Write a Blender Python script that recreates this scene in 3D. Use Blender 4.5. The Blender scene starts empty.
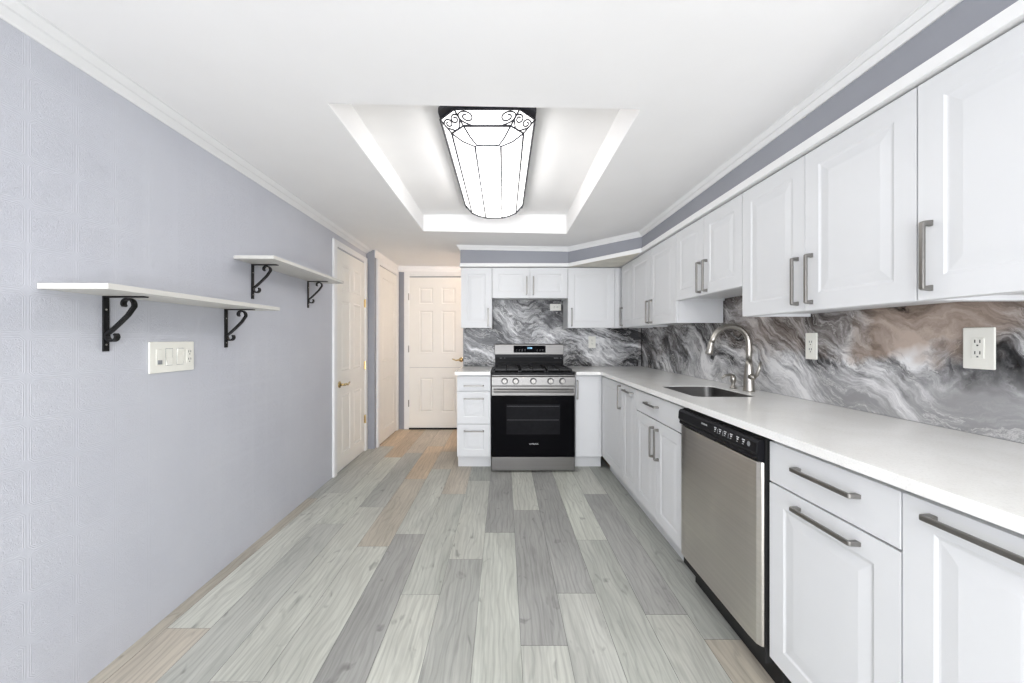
import bpy, bmesh, math, random
from mathutils import Vector, Matrix
random.seed(7)
S = bpy.context.scene
COL = S.collection
PI = math.pi
# ------------------------------------------------------------------ camera
FPX = 380.0
cd = bpy.data.cameras.new('camera'); cam = bpy.data.objects.new('camera', cd); COL.objects.link(cam)
cam.location = (0, 0, 1.22); cam.rotation_euler = (PI/2, 0, 0)
cd.sensor_width = 36; cd.lens = FPX/1024*36
cd.shift_x = 8/1024; cd.shift_y = -3/1024; cd.clip_start = 0.02
S.camera = cam
# ------------------------------------------------------------------ world, exposure
w = bpy.data.worlds.new('world'); S.world = w; w.use_nodes = True
w.node_tree.nodes['Background'].inputs[0].default_value = (0.75, 0.85, 1.0, 1)
w.node_tree.nodes['Background'].inputs[1].default_value = 1.0
vs = S.view_settings
vs.view_transform = 'Standard'; vs.look = 'None'; vs.gamma = 1; vs.use_curve_mapping = False
vs.exposure = 1.12
# added fill lights at the unseen rear windows, tilted up to brighten the ceiling
def area(name, loc, size, energy, color, rot):
    l = bpy.data.lights.new(name, 'AREA'); l.shape = 'RECTANGLE'; l.size, l.size_y = size
    l.energy = energy; l.color = color
    o = bpy.data.objects.new(name, l); COL.objects.link(o); o.location = loc; o.rotation_euler = rot
    return o
area('window_daylight', (-0.75, -2.40, 0.85), (1.3, 1.5), 29, (0.96, 0.97, 1.0), (-PI/2-0.4, 0, PI))
area('window_daylight', (0.85, -2.40, 0.85), (1.3, 1.5), 29, (0.98, 0.98, 1.0), (-PI/2-0.4, 0, PI))
# added fill light, unseen, below the ceiling behind the camera
area('rear_ceiling_light', (0, -1.15, 2.12), (1.5, 1.2), 24, (1.0, 0.98, 0.96), (0, 0, 0))
FIXTURE_STRENGTH = 1.2
FIXTURE_FILL_WATTS = 0.52
HALL_STRENGTH = 56.0

# ------------------------------------------------------------------ node helpers
class NT:
    def __init__(s, name):
        s.m = bpy.data.materials.new(name); s.m.use_nodes = True
        s.t = s.m.node_tree; s.b = s.t.nodes['Principled BSDF']
    def n(s, typ, **kw):
        o = s.t.nodes.new('ShaderNode'+typ)
        for k, v in kw.items(): setattr(o, k, v)
        return o
    def l(s, a, b): s.t.links.new(a, b)
    def put(s, inp, v):
        if isinstance(v, bpy.types.NodeSocket): s.l(v, inp)
        else: inp.default_value = v
    def math(s, op, a, b=0.0, c=0.0, clamp=False):
        o = s.n('Math', operation=op); o.use_clamp = clamp
        s.put(o.inputs[0], a); s.put(o.inputs[1], b); s.put(o.inputs[2], c)
        return o.outputs[0]
    def vmath(s, op, a, b=(0, 0, 0)):
        o = s.n('VectorMath', operation=op); s.put(o.inputs[0], a); s.put(o.inputs[1], b); return o.outputs[0]
    def obj(s): return s.n('TexCoord').outputs['Object']
    def mapping(s, v, scale=(1, 1, 1), rot=(0, 0, 0), loc=(0, 0, 0)):
        o = s.n('Mapping'); s.l(v, o.inputs[0]); o.inputs['Scale'].default_value = scale
        o.inputs['Rotation'].default_value = rot; o.inputs['Location'].default_value = loc; return o.outputs[0]
    def noise(s, v, scale, detail=4, rough=0.5, dist=0.0, col=False):
        o = s.n('TexNoise'); s.l(v, o.inputs['Vector']); o.inputs['Scale'].default_value = scale
        o.inputs['Detail'].default_value = detail; o.inputs['Roughness'].default_value = rough
        o.inputs['Distortion'].default_value = dist
        return o.outputs['Color' if col else 'Fac']
    def ramp(s, f, stops, interp='LINEAR'):
        o = s.n('ValToRGB'); s.l(f, o.inputs[0]); r = o.color_ramp; r.interpolation = interp
        while len(r.elements) < len(stops): r.elements.new(0.5)
        for e, (p, c) in zip(r.elements, stops):
            e.position = p; e.color = (c[0], c[1], c[2], 1) if hasattr(c, '__len__') else (c, c, c, 1)
        return o.outputs[0]
    def mix(s, f, a, b, mode='MIX'):
        o = s.n('Mix', data_type='RGBA', blend_type=mode)
        s.put(o.inputs[0], f); s.put(o.inputs[6], a); s.put(o.inputs[7], b); return o.outputs[2]
    def bump(s, h, strength=0.3, dist=0.002):
        o = s.n('Bump'); o.inputs['Strength'].default_value = strength; o.inputs['Distance'].default_value = dist
        s.l(h, o.inputs['Height']); s.l(o.outputs[0], s.b.inputs['Normal'])
    def set(s, **kw):
        for k, v in kw.items(): s.put(s.b.inputs[k.replace('_', ' ')], v)
        return s.m
def c4(r, g, b): return (r, g, b, 1)
def srgb(r, g, b):
    f = lambda v: (v/255/12.92) if v/255 <= 0.04045 else ((v/255+0.055)/1.055)**2.4
    return (f(r), f(g), f(b), 1)

def simple(name, col, rough=0.5, metal=0.0, var=0.03, scale=30, **kw):
    t = NT(name)
    nz = t.noise(t.obj(), scale, 3)
    k = t.ramp(nz, [(0.3, 1-var), (0.7, 1.0)])
    t.set(Base_Color=t.mix(1.0, col, k, 'MULTIPLY'), Roughness=rough, Metallic=metal, **kw)
    return t.m
M = {}
M['cab'] = simple('white_cabinet_paint', srgb(217, 218, 219), 0.42, var=0.015, scale=8)
M['trimw'] = simple('white_trim_paint', srgb(237, 237, 236), 0.4, var=0.02, scale=12)
M['door'] = simple('white_door_paint', srgb(240, 238, 232), 0.38, var=0.02, scale=10)
M['shelf'] = simple('off_white_shelf_laminate', srgb(214, 212, 206), 0.45, var=0.02)
M['ceil'] = simple('ceiling_paint', srgb(248, 247, 246), 0.8, var=0.025, scale=3)
M['ply'] = simple('bare_board', srgb(222, 218, 206), 0.7, var=0.16, scale=9)
M['black'] = simple('black_iron', (0.008, 0.008, 0.009, 1), 0.4, 0.0, var=0.2, Specular_IOR_Level=0.3)
M['fixture'] = simple('dark_grey_iron', (0.05, 0.05, 0.062, 1), 0.5, 0.2, var=0.2)
M['blackpl'] = simple('black_plastic', (0.009, 0.009, 0.011, 1), 0.3, var=0.15, Specular_IOR_Level=0.12)
M['void'] = simple('black_shadow_gap_paint', (0.006, 0.006, 0.006, 1), 0.7)
M['glass'] = simple('black_oven_glass', (0.004, 0.004, 0.005, 1), 0.06, var=0.1, Specular_IOR_Level=0.03)
M['win'] = simple('oven_window_glass', (0.014, 0.014, 0.016, 1), 0.10, var=0.2, Specular_IOR_Level=0.03)
M['plastic'] = simple('ivory_white_plastic', srgb(240, 239, 230), 0.35, var=0.01)
M['slot'] = simple('dark_slot', (0.05, 0.045, 0.04, 1), 0.6)
M['brass'] = simple('polished_brass', (0.62, 0.48, 0.25, 1), 0.25, 1.0)
M['nickel'] = simple('brushed_nickel', (0.42, 0.40, 0.365, 1), 0.30, 1.0, var=0.1, scale=60)
M['pull'] = simple('satin_pull_metal', (0.27, 0.26, 0.245, 1), 0.34, 1.0, var=0.08, scale=50)
M['ink'] = simple('pale_print', (0.62, 0.63, 0.64, 1), 0.5)
M['rack'] = simple('dark_rack_metal', (0.05, 0.05, 0.055, 1), 0.5)
M['grey'] = simple('grey_print', (0.25, 0.26, 0.27, 1), 0.5)

def mat_steel(name, axis, base=(0.19, 0.185, 0.178, 1), rough=0.36):
    t = NT(name)
    sc = [2, 2, 2]; sc = tuple(1.0 if i == axis else 110 for i in range(3))
    nz = t.noise(t.mapping(t.obj(), scale=sc), 1, 0)
    k = t.ramp(nz, [(0.2, 0.92), (0.8, 1.0)])
    r = t.math('MULTIPLY_ADD', nz, 0.14, rough-0.07)
    t.set(Base_Color=t.mix(1.0, base, k, 'MULTIPLY'), Roughness=rough, Metallic=1.0)
    return t.m
M['steel'] = mat_steel('brushed_stainless', 0)
M['steely'] = mat_steel('brushed_stainless_front', 1, base=(0.66, 0.63, 0.59, 1), rough=0.30)

def mat_wall(emboss):
    t = NT('lavender_grey_embossed_paint' if emboss else 'lavender_grey_paint')
    co = t.obj(); nz = t.noise(co, 2.2, 4)
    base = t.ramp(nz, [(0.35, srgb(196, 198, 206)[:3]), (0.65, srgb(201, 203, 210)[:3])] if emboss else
                  [(0.35, srgb(148, 150, 157)[:3]), (0.65, srgb(153, 155, 162)[:3])])  # flat walls: same paint darkened, shade on soffit and hall put into the colour
    t.set(Base_Color=base, Roughness=0.55)
    if emboss:
        sep = t.n('SeparateXYZ'); t.l(co, sep.inputs[0])
        P = 0.135
        def cell(v, off):
            a = t.math('DIVIDE', t.math('SUBTRACT', v, off), P)
            a = t.math('SUBTRACT', a, t.math('FLOOR', t.math('ADD', a, 0.5)))
            return t.math('ABSOLUTE', a)                     # 0 at a line .. .5 mid tile
        ay = cell(sep.outputs[1], 1.175); az = cell(sep.outputs[2], 1.637)
        def line(v, c, wd):
            d = t.math('ABSOLUTE', t.math('SUBTRACT', v, c))
            return t.math('SUBTRACT', 1.0, t.math('DIVIDE', d, wd), clamp=True)
        dia = t.math('ADD', ay, az)
        edge = t.math('MINIMUM', t.math('MINIMUM', ay, az), t.math('SUBTRACT', t.math('MULTIPLY', dia, 0.8), 0.10))
        e1 = line(edge, 0.03, 0.016); e2 = line(edge, 0.075, 0.016)
        swirl = t.noise(co, 62, 3, 0.6, 2.5)
        swirl = t.math('ABSOLUTE', t.math('SUBTRACT', swirl, 0.5))
        inside = t.math('MULTIPLY', t.math('GREATER_THAN', edge, 0.1), t.math('SUBTRACT', 1.0, t.math('MULTIPLY', swirl, 6.0), clamp=True))
        petal = line(t.math('FRACT', t.math('MULTIPLY', dia, 5.0)), 0.5, 0.25)
        h = t.math('ADD', t.math('MULTIPLY', t.math('ADD', e1, e2), 0.8), t.math('MULTIPLY', inside, 1.2))
        h = t.math('ADD', h, t.math('MULTIPLY', petal, 0.2))
        t.bump(h, 0.42, 0.0016)
    return t.m
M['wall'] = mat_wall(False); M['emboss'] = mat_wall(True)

def mat_floor():
    t = NT('grey_oak_plank')
    att = t.n('VertexColor'); att.layer_name = 'tone'
    co = t.obj()
    uv = t.n('UVMap'); uv.uv_map = 'plank'
    v = t.mapping(uv.outputs[0], scale=(1, 1, 1))
    fine = t.noise(t.mapping(v, scale=(90, 3.0, 1)), 1, 5, 0.6)
    # cathedral figure
    wv = t.n('TexWave'); wv.wave_type = 'BANDS'; wv.bands_direction = 'X'
    t.l(t.mapping(v, scale=(4.5, 1.2, 1)), wv.inputs['Vector'])
    wv.inputs['Scale'].default_value = 2.2; wv.inputs['Distortion'].default_value = 14; wv.inputs['Detail'].default_value = 2.5
    wv.inputs['Detail Scale'].default_value = 0.9
    blot = t.noise(t.mapping(v, scale=(5, 1.3, 1)), 1, 4, 0.6, 0.6)
    knot = t.noise(t.mapping(v, scale=(16, 7, 1)), 1, 2, 0.5, 1.0)
    k = t.mix(1.0, t.ramp(fine, [(0.3, 0.79), (0.62, 1.04)]), t.ramp(wv.outputs['Fac'], [(0.0, 0.86), (0.35, 1.0)]), 'MULTIPLY')
    k = t.mix(1.0, k, t.ramp(blot, [(0.3, 0.82), (0.7, 1.12)]), 'MULTIPLY')
    k = t.mix(1.0, k, t.ramp(knot, [(0.22, 0.6), (0.34, 1.0)]), 'MULTIPLY')
    colr = t.mix(1.0, att.outputs[0], k, 'MULTIPLY')
    t.set(Base_Color=colr, Roughness=t.math('MULTIPLY_ADD', fine, 0.2, 0.36))
    t.bump(fine, 0.15, 0.001)
    return t.m
M['floor'] = mat_floor()

def mat_marble():
    t = NT('swirled_grey_marble')
    co = t.obj()
    def sc(v, k):
        o = t.n('VectorMath', operation='SCALE'); t.l(v, o.inputs[0]); o.inputs['Scale'].default_value = k; return o.outputs[0]
    w1 = t.vmath('SUBTRACT', t.noise(co, 1.3, 1, 0.5, col=True), (0.5, 0.5, 0.5))
    w2 = t.vmath('SUBTRACT', t.noise(co, 4.5, 2, 0.5, col=True), (0.5, 0.5, 0.5))
    w3 = t.vmath('SUBTRACT', t.noise(co, 22, 3, 0.6, col=True), (0.5, 0.5, 0.5))
    p = t.vmath('ADD', t.vmath('ADD', t.vmath('ADD', co, sc(w1, 0.5)), sc(w2, 0.16)), sc(w3, 0.035))
    st = t.mapping(p, rot=(math.radians(-30), math.radians(-24), 0))
    a = t.noise(t.mapping(st, scale=(1.0, 1.0, 5.0)), 1.6, 10, 0.66)
    b = t.noise(t.mapping(st, scale=(1.3, 1.3, 11.0), loc=(4, 2, 7)), 3.2, 9, 0.68)
    big = t.noise(t.mapping(st, scale=(1, 1, 2.2), loc=(1, 5, 2)), 1.5, 3, 0.5)
    tone = t.math('ADD', t.math('ADD', t.math('MULTIPLY', a, 0.44), t.math('MULTIPLY', b, 0.27)), t.math('MULTIPLY', big, 0.29))
    col = t.ramp(tone, [(0.415, (0.006, 0.006, 0.007)), (0.45, (0.04, 0.04, 0.042)), (0.475, (0.12, 0.12, 0.124)),
                        (0.50, (0.26, 0.26, 0.265)), (0.53, (0.50, 0.50, 0.51)), (0.57, (0.86, 0.86, 0.86))])
    vn = t.math('ABSOLUTE', t.math('SUBTRACT', t.noise(t.mapping(st, scale=(1, 1, 3.2), loc=(9, 3, 1)), 2.2, 9, 0.66), 0.5))
    vein = t.ramp(vn, [(0.0, 0.10), (0.010, 0.45), (0.03, 1.0)])
    vm = t.ramp(t.noise(co, 2.3, 2), [(0.44, 1.0), (0.55, 0.0)])
    col = t.mix(vm, col, t.mix(1.0, col, vein, 'MULTIPLY'))
    wn = t.math('ABSOLUTE', t.math('SUBTRACT', t.noise(t.mapping(st, scale=(1, 1, 4.5), loc=(2, 8, 5)), 2.8, 9, 0.66), 0.5))
    wvn = t.ramp(wn, [(0.0, 1.0), (0.010, 0.3), (0.022, 0.0)])
    col = t.mix(t.math('MULTIPLY', wvn, 0.6), col, (0.80, 0.79, 0.77, 1))
    # ochre clouds, a property of the right-hand slab: strongest high up and nearer the window
    sep = t.n('SeparateXYZ'); t.l(co, sep.inputs[0])
    zz = t.math('ADD', sep.outputs[2], t.math('MULTIPLY', t.math('SUBTRACT', t.noise(co, 3.0, 4, 0.6), 0.5), 0.5))
    zz = t.math('ADD', zz, t.math('MULTIPLY', sep.outputs[1], 0.03))
    mz = t.math('MULTIPLY', t.math('SUBTRACT', zz, 1.155), 14.0, clamp=True)
    mx = t.math('MULTIPLY', t.math('SUBTRACT', sep.outputs[0], 1.47), 200.0, clamp=True)
    my = t.math('SUBTRACT', 1.0, t.math('MULTIPLY', t.math('SUBTRACT', sep.outputs[1], 1.75), 1.1, clamp=True))
    patch = t.ramp(t.noise(p, 1.6, 3), [(0.36, 0.3), (0.47, 1.0)])
    mask = t.math('MULTIPLY', t.math('MULTIPLY', mz, mx), t.math('MULTIPLY', t.math('MULTIPLY_ADD', my, 0.8, 0.2), patch))
    tan = t.mix(1.0, t.ramp(tone, [(0.41, 0.04), (0.46, 0.50), (0.60, 1.0)]), (0.50, 0.38, 0.30, 1), 'MULTIPLY')
    col = t.mix(t.math('MULTIPLY', mask, 0.85), col, tan)
    # the lower half of the right slab is paler
    low = t.math('MULTIPLY', t.math('SUBTRACT', 1.14, zz), 9.0, clamp=True)
    low = t.math('MULTIPLY', t.math('MULTIPLY', low, mx), 0.8)
    col = t.mix(low, col, t.mix(0.5, col, (0.80, 0.80, 0.81, 1)))
    t.set(Base_Color=col, Roughness=0.18, Specular_IOR_Level=0.3)
    return t.m
M['marble'] = mat_marble()

def mat_quartz():
    t = NT('white_quartz')
    co = t.obj()
    a = t.noise(co, 3.5, 5, 0.6, 0.8); b = t.noise(co, 220, 2)
    col = t.ramp(a, [(0.3, srgb(236, 235, 231)[:3]), (0.7, srgb(247, 247, 245)[:3])])
    col = t.mix(1.0, col, t.ramp(b, [(0.3, 0.93), (0.5, 1.0)]), 'MULTIPLY')
    t.set(Base_Color=col, Roughness=0.18)
    return t.m
M['quartz'] = mat_quartz()
def emit(name, col, st):
    t = NT(name); t.set(Base_Color=col, Roughness=0.5)
    t.b.inputs['Emission Color'].default_value = col; t.b.inputs['Emission Strength'].default_value = st
    return t.m
M['diffuser'] = emit('lit_acrylic', (1, 0.985, 0.97, 1), FIXTURE_STRENGTH)
M['warm'] = emit('warm_globe', (1, 0.79, 0.63, 1), HALL_STRENGTH)
M['display'] = emit('lit_display_digits', (0.35, 0.7, 1.0, 1), 0.9)

# ------------------------------------------------------------------ geometry helpers
class Fr:
    """frame on a vertical face: u along it, v up, n out of it"""
    def __init__(s, o, u, n): s.o = Vector(o); s.u = Vector(u).normalized(); s.n = Vector(n).normalized()
    def __call__(s, u, v, n): return s.o + s.u*u + Vector((0, 0, v)) + s.n*n
W = lambda a, b, c: Vector((a, b, c))
def BM(): return bmesh.new()
def box(bm, a0, a1, b0, b1, c0, c1, f=W):
    P = [bm.verts.new(f(a, b, c)) for c in (c0, c1) for b in (b0, b1) for a in (a0, a1)]
    for q in ((0, 2, 3, 1), (4, 5, 7, 6), (0, 1, 5, 4), (2, 6, 7, 3), (0, 4, 6, 2), (1, 3, 7, 5)):
        bm.faces.new([P[i] for i in q])
def prism(bm, pts, c0, c1, f):
    """pts polygon in (a,b), extruded in c; f(a,b,c)"""
    A = [bm.verts.new(f(a, b, c0)) for a, b in pts]; B = [bm.verts.new(f(a, b, c1)) for a, b in pts]
    bm.faces.new(A); bm.faces.new(B[::-1]); n = len(pts)
    for i in range(n): bm.faces.new([A[i], B[i], B[(i+1) % n], A[(i+1) % n]])
def cyl(bm, p0, p1, r0, r1=None, n=24, cap=True):
    if r1 is None: r1 = r0
    tube(bm, [p0, p1], [r0, r1], n, cap)
def tube(bm, pts, rad, n=10, cap=True, closed=False):
    pts = [Vector(p) for p in pts]
    if not hasattr(rad, '__len__'): rad = [rad]*len(pts)
    m = len(pts); rings = []; up = None
    for i, p in enumerate(pts):
        if closed: d = (pts[(i+1) % m]-pts[i-1])
        else: d = pts[min(i+1, m-1)]-pts[max(i-1, 0)]
        d.normalize()
        if up is None:
            up = Vector((0, 0, 1)) if abs(d.z) < 0.9 else Vector((0, 1, 0))
        x = up.cross(d); x.normalize(); y = d.cross(x); up = y
        rings.append([bm.verts.new(p+(x*math.cos(2*PI*k/n)+y*math.sin(2*PI*k/n))*rad[i]) for k in range(n)])
    for i in range(m if closed else m-1):
        a, b = rings[i], rings[(i+1) % m]
        for k in range(n): bm.faces.new([a[k], a[(k+1) % n], b[(k+1) % n], b[k]])
    if cap and not closed: bm.faces.new(rings[0][::-1]); bm.faces.new(rings[-1])
def strap(bm, pts, wdir, wid, th):
    """flat bar swept along pts; wid across wdir, th thick"""
    pts = [Vector(p) for p in pts]; wd = Vector(wdir).normalized()*wid/2; rings = []
    for i, p in enumerate(pts):
        d = (pts[min(i+1, len(pts)-1)]-pts[max(i-1, 0)]).normalized(); q = d.cross(wd).normalized()*th/2
        rings.append([bm.verts.new(p+s*wd+r*q) for s, r in ((-1, -1), (1, -1), (1, 1), (-1, 1))])
    for a, b in zip(rings, rings[1:]):
        for k in range(4): bm.faces.new([a[k], a[(k+1) % 4], b[(k+1) % 4], b[k]])
    bm.faces.new(rings[0][::-1]); bm.faces.new(rings[-1])
def lathe(bm, prof, origin, n=28):
    o = Vector(origin); rings = []
    for r, z in prof:
        rings.append([bm.verts.new(o+Vector((r*math.cos(2*PI*k/n), r*math.sin(2*PI*k/n), z))) for k in range(n)])
    for a, b in zip(rings, rings[1:]):
        for k in range(n): bm.faces.new([a[k], a[(k+1) % n], b[(k+1) % n], b[k]])
    bm.faces.new(rings[0][::-1]); bm.faces.new(rings[-1])
RAISED = [(0.007, -0.0028), (0.0115, -0.0032), (0.043, -0.0005)]
def slab(bm, f, u0, u1, v0, v1, n0, n1, panels=(), rings=RAISED):
    us = sorted({u0, u1} | {p[0] for p in panels} | {p[1] for p in panels})
    vv = sorted({v0, v1} | {p[2] for p in panels} | {p[3] for p in panels})
    def quad(a, b, c, d): bm.faces.new([bm.verts.new(x) for x in (a, b, c, d)])
    for i in range(len(us)-1):
        for j in range(len(vv)-1):
            a, b, c, d = us[i], us[i+1], vv[j], vv[j+1]
            pan = any(p[0] <= a and b <= p[1] and p[2] <= c and d <= p[3] for p in panels)
            if not pan: quad(f(a, c, n1), f(b, c, n1), f(b, d, n1), f(a, d, n1))
    for p in panels:
        pi, pd = 0.0, 0.0
        for ins, dep in rings:
            A = [(p[0]+pi, p[2]+pi), (p[1]-pi, p[2]+pi), (p[1]-pi, p[3]-pi), (p[0]+pi, p[3]-pi)]
            B = [(p[0]+ins, p[2]+ins), (p[1]-ins, p[2]+ins), (p[1]-ins, p[3]-ins), (p[0]+ins, p[3]-ins)]
            for k in range(4):
                m = (k+1) % 4
                quad(f(A[k][0], A[k][1], n1+pd), f(A[m][0], A[m][1], n1+pd), f(B[m][0], B[m][1], n1+dep), f(B[k][0], B[k][1], n1+dep))
            pi, pd = ins, dep
        quad(*[f(a, b, n1+pd) for a, b in ((p[0]+pi, p[2]+pi), (p[1]-pi, p[2]+pi), (p[1]-pi, p[3]-pi), (p[0]+pi, p[3]-pi))])
    quad(f(u0, v0, n0), f(u0, v1, n0), f(u1, v1, n0), f(u1, v0, n0))
    for (a, b, c, d) in ((u0, v0, u1, v0), (u1, v0, u1, v1), (u1, v1, u0, v1), (u0, v1, u0, v0)):
        quad(f(a, b, n0), f(c, d, n0), f(c, d, n1), f(a, b, n1))
    bmesh.ops.remove_doubles(bm, verts=bm.verts, dist=1e-5)
def cells(bm, xs, ys, z0, z1, keep):
    """plan made of grid cells, extruded z0..z1 (functions of x,y allowed)"""
    g0 = z0 if callable(z0) else (lambda x, y: z0); g1 = z1 if callable(z1) else (lambda x, y: z1)
    K = lambda i, j: 0 <= i < len(xs)-1 and 0 <= j < len(ys)-1 and keep((xs[i]+xs[i+1])/2, (ys[j]+ys[j+1])/2)
    def q(pts): bm.faces.new([bm.verts.new(p) for p in pts])
    for i in range(len(xs)-1):
        for j in range(len(ys)-1):
            if not K(i, j): continue
            a, b, c, d = xs[i], xs[i+1], ys[j], ys[j+1]
            q([(a, c, g1(a, c)), (b, c, g1(b, c)), (b, d, g1(b, d)), (a, d, g1(a, d))])
            q([(a, c, g0(a, c)), (a, d, g0(a, d)), (b, d, g0(b, d)), (b, c, g0(b, c))])
            for (ii, jj, p, r) in ((i-1, j, (a, d), (a, c)), (i+1, j, (b, c), (b, d)), (i, j-1, (a, c), (b, c)), (i, j+1, (b, d), (a, d))):
                if not K(ii, jj): q([(*p, g0(*p)), (*r, g0(*r)), (*r, g1(*r)), (*p, g1(*p))])
    bmesh.ops.remove_doubles(bm, verts=bm.verts, dist=1e-5)
def rootloc(p):
    l = Vector((0, 0, 0))
    while p is not None: l += p.location; p = p.parent
    return l
def obj(name, bm, mat, parent=None, bevel=0, smooth=False, loc=None, kind=None, seg=2):
    bmesh.ops.recalc_face_normals(bm, faces=bm.faces)
    me = bpy.data.meshes.new(name); bm.to_mesh(me); bm.free()
    o = bpy.data.objects.new(name, me); COL.objects.link(o); me.materials.append(M[mat] if isinstance(mat, str) else mat)
    off = rootloc(parent)
    if loc is not None: o.location = Vector(loc)-off; off = Vector(loc)
    me.transform(Matrix.Translation(-off))
    if parent is not None: o.parent = parent
    if smooth:
        for p in me.polygons: p.use_smooth = True
    if bevel:
        m = o.modifiers.new('bevel', 'BEVEL'); m.width = bevel; m.segments = seg; m.limit_method = 'ANGLE'; m.angle_limit = math.radians(35)
    if kind: o['kind'] = kind
    return o
def struct(name, bm, mat, **kw): return obj(name, bm, mat, kind='structure', **kw)
def thing(name, label, cat, loc, group=None):
    o = bpy.data.objects.new(name, None); COL.objects.link(o); o.location = loc; o.empty_display_size = 0.05
    return tag(o, label, cat, group)
def tag(o, label, cat, group=None):
    o['label'] = label; o['category'] = cat
    if group: o['group'] = group
    return o
def lettering(name, text, size, f, u, v, n, mat, parent, stretch=1.0):
    """flat raised letters on frame f, centred at u,v"""
    cu = bpy.data.curves.new(name, 'FONT'); cu.body = text; cu.size = size; cu.extrude = 0.0002
    cu.align_x = 'CENTER'; cu.align_y = 'CENTER'
    t = bpy.data.objects.new(name, cu); COL.objects.link(t)
    dg = bpy.context.evaluated_depsgraph_get(); me = bpy.data.meshes.new_from_object(t.evaluated_get(dg))
    bpy.data.objects.remove(t); bpy.data.curves.remove(cu)
    off = rootloc(parent)
    for vt in me.vertices: vt.co = f(u+vt.co.x*stretch, v+vt.co.y, n+vt.co.z)-off
    me.materials.clear(); me.materials.append(M[mat])
    o = bpy.data.objects.new(name, me); COL.objects.link(o); o.parent = parent
    return o

# frames
LS = 0.0151
LX = lambda y: -1.457-LS*y
FL = Fr((LX(0), 0, 0), (-LS, 1, 0), (1, LS, 0))      # left wall
FH = Fr((-1.43, 0, 0), (0, 1, 0), (1, 0, 0))         # hall left wall
FB = Fr((0, 5.12, 0), (1, 0, 0), (0, -1, 0))         # hall back wall
XW, YW = 1.52, 4.18
CZ = lambda x, y=0: 2.20-0.0185*(x+1.5)
YR = -2.5

# ------------------------------------------------------------------ floor
bm = BM(); cl = bm.loops.layers.color.new('tone'); uvl = bm.loops.layers.uv.new('plank')
PW, PH0 = 0.186, 0.067
base = {'L': (154, 155, 148), 'M': (145, 146, 140), 'D': (130, 130, 127), 'B': (148, 142, 131), 'G': (137, 138, 133), 'O': (155, 140, 120)}  # O, and B near the hall: oak hue plus painted-in warm hall light
known = {  # column: list of (end_y_low, tone) from near to far, last is the tone past the last joint
    -1: [(2.39, 'L'), (3.75, 'D')], 0: [(1.51, 'M'), (2.70, 'D'), (3.9, 'L')], 1: [(1.82, 'M'), (3.8, 'D')],
    2: [(3.6, 'L')], 3: [(2.98, 'D'), (4.2, 'L')], 4: [(1.54, 'B'), (3.9, 'G')], -2: [(2.1, 'G'), (3.26, 'L'), (4.0, 'G')],
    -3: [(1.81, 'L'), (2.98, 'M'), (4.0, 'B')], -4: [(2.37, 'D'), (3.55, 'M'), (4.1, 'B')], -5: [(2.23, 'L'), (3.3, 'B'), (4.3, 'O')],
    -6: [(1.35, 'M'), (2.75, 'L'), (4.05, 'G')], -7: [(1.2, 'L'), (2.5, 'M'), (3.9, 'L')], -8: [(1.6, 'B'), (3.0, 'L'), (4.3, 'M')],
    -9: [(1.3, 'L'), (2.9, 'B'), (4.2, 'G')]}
def plank(x0, x1, y0, y1, tone, g=0.0007):
    k_ = 1.28*(1+random.uniform(-.03, .03)); c = [v*k_/255 for v in base[tone]]+[1]
    U, V = random.uniform(0, 50), random.uniform(0, 50)
    pts = [(x0+g, y0+g), (x1-g, y0+g), (x1-g, y1-g), (x0+g, y1-g)]
    fc = bm.faces.new([bm.verts.new((a, b, 0)) for a, b in pts])
    for lp, (a, b) in zip(fc.loops, pts): lp[cl] = c; lp[uvl].uv = (a-x0+U, b-y0+V)
    # bevelled skirt into the seam
    low = [(x0, y0), (x1, y0), (x1, y1), (x0, y1)]
    for k in range(4):
        m = (k+1) % 4
        q = bm.faces.new([bm.verts.new((*low[k], -0.002)), bm.verts.new((*low[m], -0.002)), bm.verts.new((*pts[m], 0)), bm.verts.new((*pts[k], 0))])
        for lp in q.loops: lp[cl] = [v*0.55 for v in c[:3]]+[1]; lp[uvl].uv = (U, V)
for k in range(-11, 10):
    x0 = PH0+PW*k; x1 = x0+PW
    seq = known.get(k, [(random.uniform(1, 2), random.choice('LMBG')), (random.uniform(2.6, 3.6), random.choice('LMBG'))])
    y = seq[0][0]; first = seq[0]; lo = y-1.3
    plank(x0, x1, lo, y, first[1])
    while lo > YR: plank(x0, x1, lo-1.3, lo, random.choice('LMDBG')); lo -= 1.3
    for yy, tn in seq[1:]: plank(x0, x1, y, yy, tn); y = yy
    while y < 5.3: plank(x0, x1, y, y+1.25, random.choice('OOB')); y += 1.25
fl = struct('floor', bm, 'floor')
bm = BM(); box(bm, -2.0, 2.0, YR-0.1, 5.6, -0.08, -0.0021); struct('floor_base', bm, 'void')

# ------------------------------------------------------------------ walls
def wallbox(name, pts, z0, z1, mat):
    bm = BM(); prism(bm, pts, z0, z1, W); return struct(name, bm, mat)
yS = 4.20
wallbox('wall_left', [(LX(YR), YR), (LX(yS), yS), (LX(yS)-.15, yS), (LX(YR)-.15, YR)], 0, 2.5, 'emboss')
wallbox('wall_hall_left', [(-1.43, yS), (-1.43, 5.12), (-1.75, 5.12), (-1.75, yS+.0), (LX(yS)-.15, yS), (LX(yS), yS)], 0, 2.5, 'wall')
wallbox('wall_hall_back', [(-1.75, 5.12), (1.7, 5.12), (1.7, 5.27), (-1.75, 5.27)], 0, 2.5, 'wall')
wallbox('wall_back', [(-0.45, YW), (XW+.15, YW), (XW+.15, YW+.12), (-0.45, YW+.12)], 0, 2.5, 'wall')
wallbox('wall_right', [(XW, YR), (XW+.15, YR), (XW+.15, YW), (XW, YW)], 0, 2.5, 'wall')
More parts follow.
